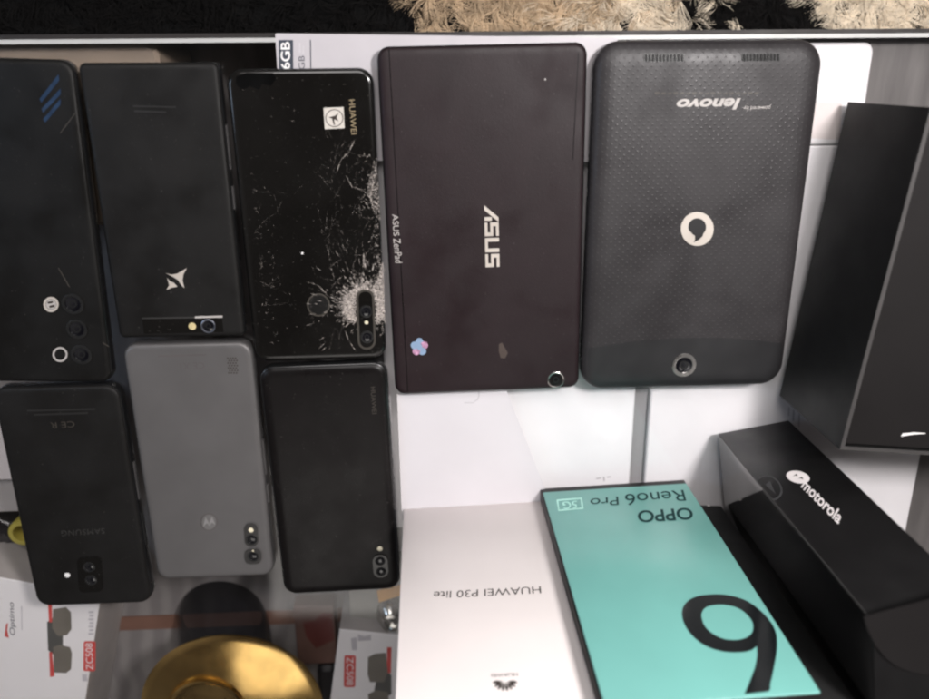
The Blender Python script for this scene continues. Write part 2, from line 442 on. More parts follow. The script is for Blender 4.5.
# --- left-most phone (partly outside the frame)
tr, br = at(75.5, 60, 5), at(115, 381, 5)
hh = (tr-br).length; rz = math.atan2((tr-br).y, (tr-br).x) - math.pi/2
cen = (tr+br)/2 + Vector((-math.cos(rz), -math.sin(rz), 0))*37.5
k = 412/(H-5)
p1, P = phone('smartphone', (cen.x*k, cen.y*k, math.degrees(rz), 75*k, hh*k), 8.4, 7,
     'large black phone with blue slash marks and a triple camera at far left', 'phone', M['frame_black'], M['phone_dark'])
polys('blue_mark', [[(39.6, 99), (41.2, 103), (59.2, 80.5), (58.4, 74.4)], [(41.6, 109), (43, 113), (60.6, 94.5), (60.4, 88.7)], [(43, 119.5), (45, 123), (60.6, 104.5), (60.6, 98.7)]], P, M['blue_mark'], p1)
isl = poly('camera_panel', rbox_px(44, 287, 101, 374, 8, -6), P, M['phone_dark'], p1, .1)
P2 = Plane((0, 0, P.o.z+.12))
for (u, v, r) in ((73, 304, 11), (77, 329, 10.5), (81.5, 354.5, 10.5)): lens(p1, P2, u, v, r, 'dark_ring', .7)
ring_px('flash_ring', 60, 354.5, 7.5, 5.7, P2, M['pale_print'], p1, .1)
rr = ring_px('sensor_ring', 51, 304.5, 7.6, 5.4, P2, M['silver_print'], p1, .1)
poly('sticker', circ(51, 304.5, 5), P2, M['pale_print'], p1, .08)
polys('sticker_print', [[(47.5, 302), (53, 301), (53, 303), (48, 304)], [(49, 306), (54.5, 304.5), (54.5, 307), (49.5, 308)]], P2, M['ink'], p1, .14)
for a in ([(58, 268), (58.6, 267.6), (73, 292), (72.2, 292.6)], [(88, 334), (88.6, 333.6), (109, 346), (108.6, 347)], [(60, 133), (60.6, 133.4), (76, 113), (75.4, 112.6)]): poly('scratch', a, P, M['brown_print'], p1, .06)

# --- phone with the silver star logo
p2, P = phone('smartphone', (-128.0, -66.0, 1.3, 65.8, 137.0), 8.2, 3.2,
     'black phone with a silver star logo and a gold flash dot beside its lens', 'phone', M['frame_black'], M['phone_matte'])
q = lambda lst: [(x/3.179, 180+y/3.177) for x, y in lst]
polys('logo', [q([(527, 296), (545, 301), (563, 298), (594, 280), (583, 300), (580, 318), (586, 344), (575, 332), (566, 318), (550, 308)]),
               q([(531, 311), (541, 322), (553, 327), (564, 339), (546, 342), (529, 350), (538, 334)])], P, M['silver_print'], p2)
poly('camera_strip', [(142, 319), (222, 317), (223.5, 332), (144, 334)], P, M['phone_gloss'], p2, .06)
poly('strip_trim', [(142, 317.6), (194, 316.8), (194, 318.2), (142, 319)], P, M['faint_print2'], p2, .1)
poly('strip_trim', [(195, 316.3), (222.5, 315.6), (222.5, 317.6), (195, 318.3)], P, M['pale_print'], p2, .1)
lens(p2, P, 208.2, 326, 7.4, 'lens_blue', .5, wr=.2); dot(p2, P, 192.3, 326.3, 3.9, 'flash_gold')
polys('fine_print', [[(133+i*1.2, 105.5+i*5), (176-i*10, 106.5+i*5), (176-i*10, 108+i*5), (133+i*1.2, 107+i*5)] for i in range(2)], P, M['faint_print'], p2)
button(p2, 1, 18, 40, 8, M['grey_frame']); button(p2, 1, -2, 10, 8, M['grey_frame'])

# --- shattered phone
p3, P = phone('smartphone', (-56.5, -73.3, 1.7, 70.3, 148.7), 8.0, 7.5,
     'shattered black phone with a crushed camera corner and square white sticker', 'phone', M['frame_black'], M['phone_gloss'])
poly('sticker', [(323.5, 108), (343.5, 107.2), (344.6, 128.3), (324.8, 129.3)], P, M['pale_sticker'], p3, .12)
ring_px('sticker_print', 334.3, 118.3, 9, 8.1, P, M['ink'], p3, .16)
polys('sticker_print', [[(328.5, 117.5), (335, 115.8), (338.5, 113), (336.5, 118), (338.8, 121.5), (334.5, 119.6)], [(332, 118.5), (334, 119.5), (335, 125), (333.8, 125)]], P, M['ink'], p3, .17)
text('maker_name', 'HUAWEI', (348.8, 100), (351.2, 134.5), (354.6, 99.6), P, M['gold_print'], p3)
ring_px('fingerprint_ring', 318.5, 305, 11.5, 10.0, P, M['brown_print'], p3, .08)
poly('fingerprint_pad', circ(318.5, 305, 9.9), P, M['phone_dark'], p3, .05)
poly('bare_patch', [(236, 77), (246, 73), (273, 73), (276, 79), (271, 86), (262, 84), (259, 90), (250, 86), (242, 91), (236, 84)], P, M['bare_black'], p3, .06)
cm = poly('camera_window', rbox_px(357.5, 290, 374.5, 349, 8, -2), P, M['phone_gloss'], p3, .35)
ring = rbox_px(357, 289.5, 375, 349.5, 8.5, -2); ring2 = rbox_px(359, 291.5, 373, 347.5, 6.7, -2)
Vr = [P.hit(*a, .45) for a in ring] + [P.hit(*a, .45) for a in ring2]; n_ = len(ring)
mesh('window_rim', Vr, [(i, (i+1) % n_, n_+(i+1) % n_, n_+i) for i in range(n_)], M['brown_print'], cm, recalc=False)
P2 = Plane((0, 0, P.o.z+.4))
lens(p3, P2, 366, 311.5, 6.5, 'dark_ring', .3); lens(p3, P2, 367, 337, 6.5, 'dark_ring', .3); dot(p3, P2, 366.4, 322.5, 1.9, 'flash')
def cracks():
    V, Fc = [], []
    def tri(u, v, ang, L, w):
        c, s = math.cos(ang), math.sin(ang); b = len(V)
        j = random.uniform(-.15, .2)
        pts = [(u, v), (u+c*L*.5 - s*(w+j), v+s*L*.5 + c*(w+j)), (u+c*L, v+s*L), (u+c*L*.45 + s*w*.5, v+s*L*.45 - c*w*.5)]
        for a in pts: V.append(P.hit(a[0], a[1], .11+random.uniform(0, .12)))
        Fc.append((b, b+1, b+2, b+3))
    def inside(u, v): return 233+(v-70)*.093 < u < 372.5+(v-70)*.045 and 72 < v < 354
    # crushed halo round the camera
    for k in range(2300):
        a = random.uniform(0, 2*math.pi); r = abs(random.gauss(0, 1))
        u = 365+math.cos(a)*(11+r*9); v = 306+math.sin(a)*(13+r*8)
        if v > 322 and random.random() < .8: continue
        if 358 < u < 374 and 292 < v < 349: continue
        if not inside(u, v): continue
        tri(u, v, a+random.uniform(-.6, .6), random.uniform(1, 4.5), random.uniform(.1, .45))
    # long radial splinters
    for k in range(70):
        a = random.uniform(math.pi*.75, math.pi*1.95); r = random.uniform(18, 62)
        u = 366+math.cos(a)*r; v = 308+math.sin(a)*r
        if inside(u, v): tri(u, v, a, random.uniform(3, 10), random.uniform(.2, .45))
    for k in range(20): tri(364+random.uniform(-2, 2), random.uniform(250, 290), math.pi/2+random.uniform(-.15, .15), random.uniform(5, 12), .4)
    # white band running up the right edge
    for k in range(260):
        v = random.triangular(150, 300, 175) if k < 150 else random.uniform(250, 335)
        wd = 22 if v < 215 else 9
        u = 380+(v-230)*.055-abs(random.gauss(0, wd*.45))
        if inside(u, v): tri(u, v, random.uniform(0, 2*math.pi), random.uniform(1, 4), random.uniform(.1, .45))
    # speckle down the left edge and thin scatter elsewhere
    keep = (list(V), list(Fc)); V.clear(); Fc.clear()
    for k in range(90):
        v = random.triangular(150, 352, 260); u = 241+(v-70)*.093+abs(random.gauss(0, 11))
        if inside(u, v): tri(u, v, random.uniform(0, 2*math.pi), random.uniform(1, 4), random.uniform(.12, .4))
    for k in range(60):
        u, v = random.uniform(236, 375), random.uniform(74, 340)
        if inside(u, v) and not (300 < u < 360 and 100 < v < 137): tri(u, v, random.uniform(-.6, .6), random.uniform(1, 5), random.uniform(.08, .28))
    def ray(u, v, ang, L, w, dep=0):
        step = 5.0; n = int(L/step)
        for i in range(n):
            ang += random.gauss(0, .22)
            tri(u, v, ang, step*1.15, w*(1-.7*i/max(1, n)))
            u += math.cos(ang)*step; v += math.sin(ang)*step
            if not inside(u, v) or (323 < u < 346 and 106 < v < 131): break
            if dep < 2 and random.random() < .13: ray(u, v, ang+random.choice((-1, 1))*random.uniform(.5, 1.1), L*random.uniform(.2, .5), w*.7, dep+1)
    for k in range(10):
        a = math.radians(random.uniform(150, 285)); ray(362+math.cos(a)*14, 306+math.sin(a)*14, a, random.uniform(45, 190), .22)
    for k in range(6):
        v0 = random.uniform(150, 215); ray(377+(v0-200)*.05, v0, math.pi+random.gauss(0, .5), random.uniform(20, 70), .3)
    for k in range(6):
        v0 = random.uniform(160, 345); ray(240+(v0-70)*.093, v0, random.gauss(0, .6), random.uniform(15, 45), .2)
    for r0 in (26, 37, 52):                       # broken concentric arcs
        for k in range(9):
            a = math.radians(random.uniform(150, 285)); da = random.uniform(.1, .35); n = 5
            for i in range(n):
                b = a+da*i/n; u, v = 363+math.cos(b)*r0, 307+math.sin(b)*r0
                if inside(u, v): tri(u, v, b+math.pi/2+random.gauss(0, .15), da/n*r0*1.2, .2)
    V2, F2 = list(V), list(Fc); V[:] = keep[0]; Fc[:] = keep[1]
    for path in ([(346, 175), (352, 187), (363, 190), (372, 200), (380, 206)], [(355, 140), (349, 152), (341, 160), (337, 172)], [(375, 215), (370, 196), (375, 175), (377, 160)], [(345, 330), (349, 341), (356, 351)], [(338, 300), (328, 296), (318, 285)]):
        for (a, b) in zip(path, path[1:]): tri(a[0], a[1], math.atan2(b[1]-a[1], b[0]-a[0]), math.dist(a, b)*1.1, .5)
    mesh('crack_web', V, Fc, M['crack'], p3, recalc=False)
    mesh('glass_specks', V2, F2, M['crack_dim'], p3, recalc=False)
cracks()
poly('crushed_patch', [(344, 316), (341, 306), (346, 296), (355, 288), (364, 285), (371, 290), (377, 281), (382, 262), (383.4, 262), (384.6, 300), (384.8, 318), (377, 324), (375, 302), (371, 293), (365, 290.5), (359, 294), (356.5, 305), (355, 321), (349, 320)], P, M['crack_haze'], p3, .09)
poly('crushed_patch', [(374, 160), (377, 168), (379.5, 200), (381, 222), (377, 218), (372, 205), (367, 190), (371, 172)], P, M['crack_haze2'], p3, .09)
dot(p3, P, 302.3, 253.3, 1.2, 'white_paper', 'chip')

# --- row nearer the picture's lower edge
p6, P = phone('smartphone', (-194.7, -231.4, 1.3, 67.1, 139.3), 8.6, 8,
     'black phone at lower left with faint maker name and square camera island', 'phone', M['frame_black'], M['phone_matte'])
ring = rbox_px(16, 383, 106, 400, 7, 0)
text('maker_name', 'SAMSUNG', (104.5, 528), (61, 530.5), (104.8, 533.5), P, M['faint_print2'], p6, spacing=1.1)
text('fine_print', 'CE R', (74, 421), (50, 422.5), (75, 427), P, M['brown_print'], p6)
polys('fine_print', [[(27+i*7, 410+i*4), (95-i*7, 408+i*4), (95-i*7, 410+i*4), (27+i*7, 411.6+i*4)] for i in range(2)], P, M['faint_print'], p6)
cm = poly('camera_island', rbox_px(78, 557, 102, 592, 5, -4), P, M['phone_gloss'], p6, .5)
P2 = Plane((0, 0, P.o.z+.5))
lens(p6, P2, 89, 567, 6, 'dark_ring', .3); lens(p6, P2, 91, 580, 6, 'dark_ring', .3)
dot(p6, P, 67.3, 575, 2.9, 'white_paper')
button(p6, 1, -2, 22, 8, M['grey_frame']); button(p6, 1, -32, -10, 8, M['frame_black'])

p7, P = phone('smartphone', (-122.8, -210.4, 1.4, 68.0, 146.1), 8.5, 7.5,
     'warm grey phone with two stacked camera pills lying among the black ones', 'phone', M['grey_frame'], M['grey_metal'])
dots = []
for i in range(4):
    for j in range(7):
        dots.append(circ(228.3+i*2.6+j*.18+(j % 2)*1.2-.6, 358.2+j*2.45, .82, 8))
polys('speaker_grille', dots, P, M['ink'], p7, .06)
text('fine_print', 'CE X1', (204, 362), (180, 363), (204.5, 369), P, M['grey_on_grey'], p7)
polys('fine_print', [[(158, 355.5), (206, 354), (206, 355.6), (158, 357)]], P, M['grey_on_grey'], p7)
ring_px('logo_ring', 209, 522, 9, 7.6, P, M['grey_on_grey'], p7, .05)
poly('logo_disc', circ(208.5, 522, 7.5), P, M['grey_pale'], p7, .05)
polys('logo', [[(203, 527), (205.5, 517), (208.5, 522), (209.6, 526), (207.2, 523), (205.5, 524)], [(215.5, 525), (212, 516.5), (209.4, 522), (209.8, 526), (211.5, 522.5), (213.2, 523)]], P, M['grey_glint'], p7, .1)
for (x0, y0, x1, y1, cs) in ((244.5, 523, 258, 546.5, [(251.5, 539.5)]), (244.5, 548.5, 261.5, 564, [(253, 556.5)])):
    V, Fc = [], []
    ra = rbox_px(x0, y0, x1, y1, 6, -3); P2 = Plane((0, 0, P.o.z+.9))
    b0 = [P.hit(*a, .02) for a in ra]; b1 = [P.hit(*a, .9) for a in ra]; n_ = len(ra)
    cm = mesh('camera_module', b0+b1, [(i, (i+1) % n_, n_+(i+1) % n_, n_+i) for i in range(n_)] + [tuple(range(n_, 2*n_))], M['module'], p7, 30)
    for u, v in cs: lens(p7, P2, u, v, 5.6, 'dark_ring', .2)
dot(p7, P2, 251, 530, 2.6, 'flash'); dot(p7, P2, 253, 550.6, 1.0, 'flash')
button(p7, -1, -18, 6, 8, M['grey_frame']); button(p7, -1, -34, -22, 8, M['grey_frame']); button(p7, 1, -8, 14, 8, M['grey_frame']); button(p7, 1, -26, -14, 8, M['grey_frame'])

p8, P = phone('smartphone', (-50.6, -222.4, 2.4, 69.2, 145.2), 8.6, 8,
     'glossy plain black phone right of the grey phone with one slim camera pill', 'phone', M['frame_black'], M['phone_soft'],
     cover_prof=[(.4, 6.2), (.8, 7.2), (1.8, 8.0), (3.4, 8.45), (5.2, 8.6), (6.5, 8.6)])
text('maker_name', 'HUAWEI', (370.5, 387), (372.2, 414), (375.2, 386.6), P, M['brown_print'], p8)
ra = rbox_px(373, 555, 388, 577.5, 6.5, -4); n_ = len(ra)
b0 = [P.hit(*a, .02) for a in ra]; b1 = [P.hit(*a, .7) for a in ra]
mesh('camera_module', b0+b1, [(i, (i+1) % n_, n_+(i+1) % n_, n_+i) for i in range(n_)] + [tuple(range(n_, 2*n_))], M['phone_gloss'], p8, 30)
P2 = Plane((0, 0, P.o.z+.7)); lens(p8, P2, 380.2, 561, 5, 'dark_ring', .2); lens(p8, P2, 381.2, 571.5, 5, 'dark_ring', .2)
dot(p8, P, 380, 548.6, 2.7, 'flash'); dot(p8, P2, 382, 571, .9, 'flash')
button(p8, -1, -20, 0, 8, M['grey_frame']); button(p8, -1, -38, -26, 8, M['grey_frame'])

# --- plum tablet
p4, P = phone('tablet', (32.7, -76.1, 2.3, 101.8, 179.4), 8.6, 6,
     'plum black tablet with sideways silver lettering and a small flower sticker', 'tablet', M['frame_black'], M['asus_back'],
     cover_prof=[(.3, 5.6), (.5, 7.0), (1.1, 7.9), (2.2, 8.4), (3.8, 8.6), (5.5, 8.6)])
polys('seam', [[(388.6, 50), (389.4, 50), (408.2, 392), (407.4, 392)]], P, M['bare_black'], p4, .05)
polys('seam', [[(578.2, 52), (578.9, 52), (573.0, 160), (572.3, 160)]], P, M['bare_black'], p4, .05)
text('model_name', 'ASUS', (392.2, 214.5), (393.6, 236), (398, 214.2), P, M['pale_print'], p4)
text('model_name', 'ZenPad', (393.2, 238.5), (395.4, 263.5), (400.2, 238), P, M['pale_print'], p4, shear=.1)
# maker logo drawn as bars: local u runs along the word (downwards), v across it (to the right)
B0, Bx, By = (484.2, 205.5), (485.6, 267.3), (498.2, 205.0)
def lg(a, b): return (B0[0]+(Bx[0]-B0[0])*a+(By[0]-B0[0])*b, B0[1]+(Bx[1]-B0[1])*a+(By[1]-B0[1])*b)
def bar(a0, b0, a1, b1): return [lg(a0, b0), lg(a1, b0), lg(a1, b1), lg(a0, b1)]
t_ = .2
polys('maker_logo', [[lg(0, 0), lg(.075, 0), lg(.275, 1), lg(.20, 1)],
   bar(.19, 0, .25, .52),
   bar(.28, 0, .50, t_), bar(.44, t_, .50, .42), bar(.28, .40, .50, .60), bar(.28, .60, .34, .80), bar(.28, .80, .50, 1),
   bar(.53, 0, .59, 1), bar(.59, 0, .70, t_), bar(.70, 0, .76, 1),
   bar(.79, 0, 1, t_), bar(.94, t_, 1, .42), bar(.79, .40, 1, .60), bar(.79, .60, .85, .80), bar(.79, .80, 1, 1)], P, M['silver_print'], p4)
pet = [circ(419.4+5*math.cos(a), 347+5.2*math.sin(a), 3.9, 14) for a in [math.radians(d) for d in (-90, -18, 54, 126, 198)]]
for k, a in enumerate(pet): polys('flower_sticker', [a], P, M['sticker1'] if k % 2 else M['sticker2'], p4, .09+.02*k)
poly('sticker_centre', circ(419.4, 347, 3), P, M['sticker2'], p4, .25)
lens(p4, P, 556, 379.8, 8.4, 'lens_ring', .25, inner='phone_soft', wr=.16)
poly('smudge', [(499, 344), (502, 342.5), (505, 348), (508, 353), (505, 358.5), (500.5, 358), (498.8, 351)], P, M['smudge'], p4, .05)
dot(p4, P, 545.2, 79.6, .9, 'pale_print', 'speck', .05)

# --- dimpled tablet
TH = 11.4
p5, P = phone('tablet', (142.3, -72.9, 1.5, 113.8, 181.2), TH, 13,
     'charcoal tablet with dimpled back, round silver speech mark logo and centred camera', 'tablet', M['frame_black'], M['dotted'],
     frame_prof=[(2.2, 0), (.8, 1), (.1, 2.6), (0, 4.6), (.3, 5.6), (1, 6)],
     cover_prof=[(.15, 5.4), (.3, 6.6), (1.0, 8.2), (2.6, 9.7), (5.2, 10.8), (8.2, 11.3), (11, TH), (12.6, TH)])
# smooth end panel: strip following the back near the camera end
w5, h5 = o_w[p5.name]
def end_panel():
    base = [(.3, 6.6), (1.0, 8.2), (2.6, 9.7), (5.2, 10.8), (8.2, 11.3), (11, TH)]
    def ztop(x, y):
        # height of the rounded back at x,y
        r = 13
        dx = max(0, abs(x)-(w5/2-r)); dy = max(0, abs(y)-(h5/2-r))
        ins = r - math.hypot(dx, dy) if dx > 0 and dy > 0 else min(w5/2-abs(x), h5/2-abs(y))
        if ins < .3: return None
        for (a, za), (b, zb) in zip(base, base[1:]):
            if a <= ins <= b: return za+(zb-za)*(ins-a)/(b-a)
        return TH
    V, Fc, idx = [], [], {}
    nx, ny = 70, 26
    for i in range(nx+1):
        x = -w5/2+.35+(w5-.7)*i/nx
        ytop = -h5/2+30.5-5.5*(2*abs(x)/w5)**2
        lo = -h5/2+.35
        r = 13; dx = max(0, abs(x)-(w5/2-r))
        if dx > 0: lo = -h5/2+r-math.sqrt(max(0, (r-.35)**2-dx*dx))
        for j in range(ny+1):
            f = (j/ny)**1.6
            y = lo+(ytop-lo)*f
            z = ztop(x, y)
            if z is None: z = 6.6
            idx[i, j] = len(V); V.append((x, y, z+.10))
    for i in range(nx):
        for j in range(ny): Fc.append((idx[i, j], idx[i+1, j], idx[i+1, j+1], idx[i, j+1]))
    return mesh('end_panel', V, Fc, M['panel_grey'], p5, 60, True)
end_panel()
for x0, x1, yy in ((646, 682, 58), (744, 778, 57.5)):
    sl = []
    n = 11
    for k in range(n):
        u = x0+(x1-x0)*k/(n-1)
        sl.append(rbox_px(u-1.25, yy-3.6, u+1.25, yy+3.6, 1, 0, 3))
    g_ = poly('speaker_grille', rbox_px(x0-2.4, yy-4, x1+2.4, yy+4, 1.5, 0, 3), P, M['dark_ring'], p5, .08)
    polys('grille_slots', sl, P, M['bare_black'], g_, .16)
text('maker_name', 'lenovo', (741, 98.2), (677, 99.2), (740, 109.6), P, M['pale_print'], p5, shear=.25, bold=.035)
text('tag_line', 'powered by', (771, 104.6), (743.5, 105.4), (770.8, 110), P, M['pale_print'], p5, shear=.2)
polys('fine_print', [[(655+i*6.2, 92+(i % 3)*.8), (659.4+i*6.2, 92), (659.4+i*6.2, 94.4), (655+i*6.2, 94.6)] for i in range(17)], P, M['brown_print'], p5)
lg_ = poly('logo_disc', circ(697.3, 229, 16.4, 40, 17), P, M['silver_print'], p5, .12)
poly('speech_mark', circ(697.2, 227.2, 8.9, 26, None, -200, 45) + [(702.5, 236.5), (698.6, 240), (693.6, 242.6), (694.9, 239.6), (695, 236), (692.6, 234.4)], P, M['panel_grey'], lg_, .2)
lens(p5, P, 683.8, 365, 12, 'lens_ring', .6, wr=.3)

# ------------------------------------------------------------------ white cartons and cards
c16 = [at(275, 33.5, .4), at(618, 38, .4)]
d = (c16[1]-c16[0]).normalized(); nrm = Vector((d.y, -d.x, 0))
cc = root('paper_card', (c16[0]+nrm*30+d*40)*1.0, math.atan2(d.y, d.x), 'white printed card with memory size lettering peeking from beneath shattered phone', 'card')
Lc = (c16[1]-c16[0]).length
V, Fc = slab_geo(Lc, 60, .8, [(0, 0), (0, .05)], 3, (Lc/2-40, 0))
cc.location = (c16[0]+nrm*30+d*40)*S; cc.location.z = .01*S
mesh('sheet', V, Fc, M['card_sheet'], cc, 30, True)
P = Z(.07)
poly('print_block', [(278.5, 40.2), (293, 40.2), (293.4, 69), (279, 69)], P, M['navy_print'], cc, .03)
text('memory_size', '16GB', (290.3, 74.5), (290, 42), (281, 74.5), P, M['white_paper'], cc, .06, bold=.015)
text('memory_size', '128GB', (305, 84), (304.5, 56), (299, 84), P, M['navy_print'], cc, .06)
polys('fine_print', [[(299, 43), (300.6, 43), (300.6, 53), (299, 53)], [(302.6, 46), (304, 46), (304, 54), (302.6, 54)]], P, M['seam'], cc, .06)
poly('print_line', [(310, 40.2), (311, 40.2), (311.3, 70), (310.3, 70)], P, M['navy_print'], cc, .06)

ZT = -7.0                       # carton tops just below the glass
def cpx(u, v, z=ZT): return cy_(at(u, v, z))
GAP_L, GAP_R = cpx(633, 430)[0], cpx(648.5, 430)[0]
A0 = cpx(388, 450)[0]
wc = wbox('white_carton', A0, GAP_L, -262, edge_y-3, FLOOR+.1, ZT, M['white_carton'], cat='carton', label='long white carton under the glass left of the narrow grey gap')
polys('print_marks', [[(596, 478), (601, 477.4), (601, 478.6), (596, 479.2)], [(603, 476.8), (604.4, 476.6), (604.8, 481), (603.4, 481.2)], [(607, 476.6), (611, 476), (611, 477), (607, 477.8)]], Z(ZT), M['seam'], wc, .1)
Rr = cpx(914, 490)[0]
w5x = cpx(871, 70)[0]
wr = wbox('white_carton', GAP_R, Rr, -330, cpx(820, 146)[1], FLOOR+.1, ZT, M['white_carton'], cat='carton', label='wide white carton under the glass right of the narrow grey gap')
polys('print_marks', [[(788.5, 407), (789.7, 407), (789.3, 416), (788.1, 416)], [(793, 410), (794.6, 410), (794, 421), (792.4, 421)], [(798.6, 414), (800, 414), (799.6, 427), (798.2, 427)]], Z(ZT), M['seam'], wr, .1)
o = wbox('white_carton', GAP_R+30, w5x, cpx(820, 146)[1]+.6, cpx(820, 43)[1], FLOOR+.1, ZT+.2, M['white_carton'], r=5, bev=1.2, cat='carton', label='white round cornered carton beside the grey laminate at upper right')
Y4 = cpx(820, 146)[1]
cbox('raised_board', w5x+.6, 480, Y4+.7, edge_y-.3, FLOOR+.05, -13, M['board'])  # shelf raised near the glass, added to escape the cartons' shade
cbox('raised_board', GAP_R+31, w5x+.3, cpx(820, 43)[1]+.4, edge_y-.3, FLOOR+.05, -13.2, M['board'])
cbox('raised_board', Rr+.6, 480, -640, Y4+.1, FLOOR+.05, -13.3, M['board'])
cbox('gap_filler', GAP_L+.3, GAP_R-.3, -330, edge_y-3, FLOOR+.05, -11.5, M['gap_fill'])  # added filler; the bare shelf would sit in deep shade here
PT = Z(ZT+.2)
poly('tape', [(800, 101), (842, 103), (840, 140), (800, 138)], PT, M['pink_card'], o, .1)
# loose glossy white cards on the glass, lower centre
lc = mesh('glossy_card', [at(397, 395, .2), at(396, 330, .2), at(484, 330, .2), at(507, 392, .2), at(548, 497, .2), at(548, 520, .2), at(402, 520, .2)] + [at(a, b, 1.3) for a, b in ((397, 395), (396, 330), (484, 330), (507, 392), (548, 497), (548, 520), (402, 520))],
     [tuple(range(6, -1, -1)), tuple(range(7, 14))] + [(i, (i+1) % 7, 7+(i+1) % 7, 7+i) for i in range(7)], M['white_card'])
tag(lc, 'glossy white card with a slanted edge lying below the plum tablet', 'card')
hook = polys('tab_slit', [[(464, 402.2), (474, 402.2), (474, 403.2), (464, 403.2)], [(474, 402.2), (478, 400), (479.5, 396), (478.3, 396), (477, 399.2), (473.6, 401.4)], [(478.3, 388), (479.5, 388), (479.5, 396), (478.3, 396)]], Z(1.3), M['seam'], None, .06)
hook.parent = lc

# ------------------------------------------------------------------ standing boxes
def standing_box(name, bl, br, height, depth, mats, label, zb=0.1, bev=.5):
    """bl/br: pixel feet of the front face; returns root, front plane, local axes"""
    a, b = at(*bl, zb), at(*br, zb)
    d = (b-a); w = d.length; rz = math.atan2(d.y, d.x)
    o = root(name, a, rz, label, 'box')
    front = Plane(a, (d.y, -d.x, 0))
    return o, front, w
def box_local(name, x0, x1, y0, y1, z0, z1, mat, parent, bev=.4):
    V, Fc = slab_geo(x1-x0, y1-y0, bev, [(bev, z0), (0, z0+bev), (0, z1-bev), (bev, z1), (bev+.4, z1)], 3, ((x0+x1)/2, (y0+y1)/2))
    return mesh(name, V, Fc, mat, parent, 50, True)

# white phone box
hb, FP, w = standing_box('phone_box', (403.5, 508), (545, 500), 168, 50, None, 'white phone box standing upright with dark lettering and a fan logo')
box_local('carton', 0, w, -46, 0, 0, 168, M['pink_card'], hb)
text('model_name', 'HUAWEI P30 lite', (540.5, 586), (434, 591.5), (541.2, 593), FP, M['ink'], hb)
pts = []
for kk in range(8):
    a = math.radians(180*(kk+.5)/8)
    c, s = math.cos(a), math.sin(a)
    base = (505+c*3, 680.5+s*1.2)
    tip = (505+c*12.4, 680.5+s*10.2)
    L = (tip[0]-base[0], tip[1]-base[1]); nx, ny = -L[1]*.17, L[0]*.17
    pts.append([base, (base[0]+L[0]*.6+nx, base[1]+L[1]*.6+ny), (tip[0]+nx*.5, tip[1]+ny*.5), (tip[0]-nx*.5, tip[1]-ny*.5), (base[0]+L[0]*.6-nx, base[1]+L[1]*.6-ny)])
polys('fan_logo', pts, FP, M['ink'], hb)
text('maker_name', 'HUAWEI', (517.5, 672.5), (491.5, 673.5), (517.6, 675.8), FP, M['ink'], hb)

# teal box
tb, FP, w = standing_box('phone_box', (540, 487.5), (684, 478.5), 175.5, 30, None, 'teal phone box standing upright with a huge black numeral on its front')
# front plane: the photograph's teal panel
box_local('carton', 0, w, -12, -0.6, 0, 175, M['black_card'], tb)
V, Fc = slab_geo(w-1.6, 168.5, .6, [(.3, 0), (0, .3), (0, .9), (.3, 1.2)], 3)
mesh('teal_sleeve', [(x+w/2, -.55+z, y+175.3-168.5/2) for x, y, z in V], Fc, M['teal'], tb, 50, True)
a = at(540, 487.5, .1); b = at(684, 478.5, .1); d = (b-a).normalized()
FP = Plane(a + Vector((-d.y, d.x, 0))*.65, (d.y, -d.x, 0))
text('maker_name', 'OPPO', (691.2, 507.2), (637, 510.6), (694.3, 519.2), FP, M['teal_ink'], tb, bold=.02)
text('model_name', 'Reno6', (683.2, 489.6), (624.5, 494.2), (686.4, 500.6), FP, M['teal_ink'], tb)
text('model_name', 'Pro', (618, 496.2), (590.3, 498.6), (618.8, 504.6), FP, M['teal_ink'], tb)
bb = [(556.6, 499.6), (581.8, 497.6), (583.6, 508.8), (558.4, 511)]
bi = [(558.2, 500.8), (580.6, 499), (581.8, 507.6), (559.4, 509.6)]
Vr = [FP.hit(*p, .1) for p in bb+bi]
mesh('network_badge', Vr, [(i, (i+1) % 4, 4+(i+1) % 4, 4+i) for i in range(4)], M['teal_pale'], tb, recalc=False)
text('network_mark', '5G', (576.6, 500.6), (562.6, 501.8), (577.6, 507.8), FP, M['teal_pale'], tb)
# the big numeral, traced as outline in pixels of its own plane
sc = 929/1024.0
z2 = lambda x, y: (660+x/5.161, 570+y/5.163)
outer = [(437, 640), (470, 560), (492, 500), (503, 440), (501, 392), (478, 410), (440, 421), (385, 424), (330, 420), (270, 405), (215, 378), (165, 335), (130, 285), (114, 235), (120, 190), (150, 155), (195, 134), (260, 125), (330, 126), (400, 140), (460, 165), (520, 210), (570, 265), (598, 320), (605, 380), (600, 440), (585, 520), (570, 585), (557, 626)]
inner = [(214, 235), (222, 208), (242, 190), (280, 180), (325, 178), (375, 186), (420, 205), (455, 235), (476, 265), (482, 295), (474, 325), (452, 345), (415, 357), (375, 360), (330, 354), (290, 338), (250, 310), (225, 275)]
def smooth_closed(p, n=4):
    out = []
    m = len(p)
    for i in range(m):
        p0, p1_, p2_, p3_ = [Vector(p[(i+j-1) % m]) for j in range(4)]
        for k in range(n):
            t = k/n
            out.append(.5*((2*p1_)+(p2_-p0)*t+(2*p0-5*p1_+4*p2_-p3_)*t*t+(3*p1_-p0-3*p2_+p3_)*t**3))
    return out
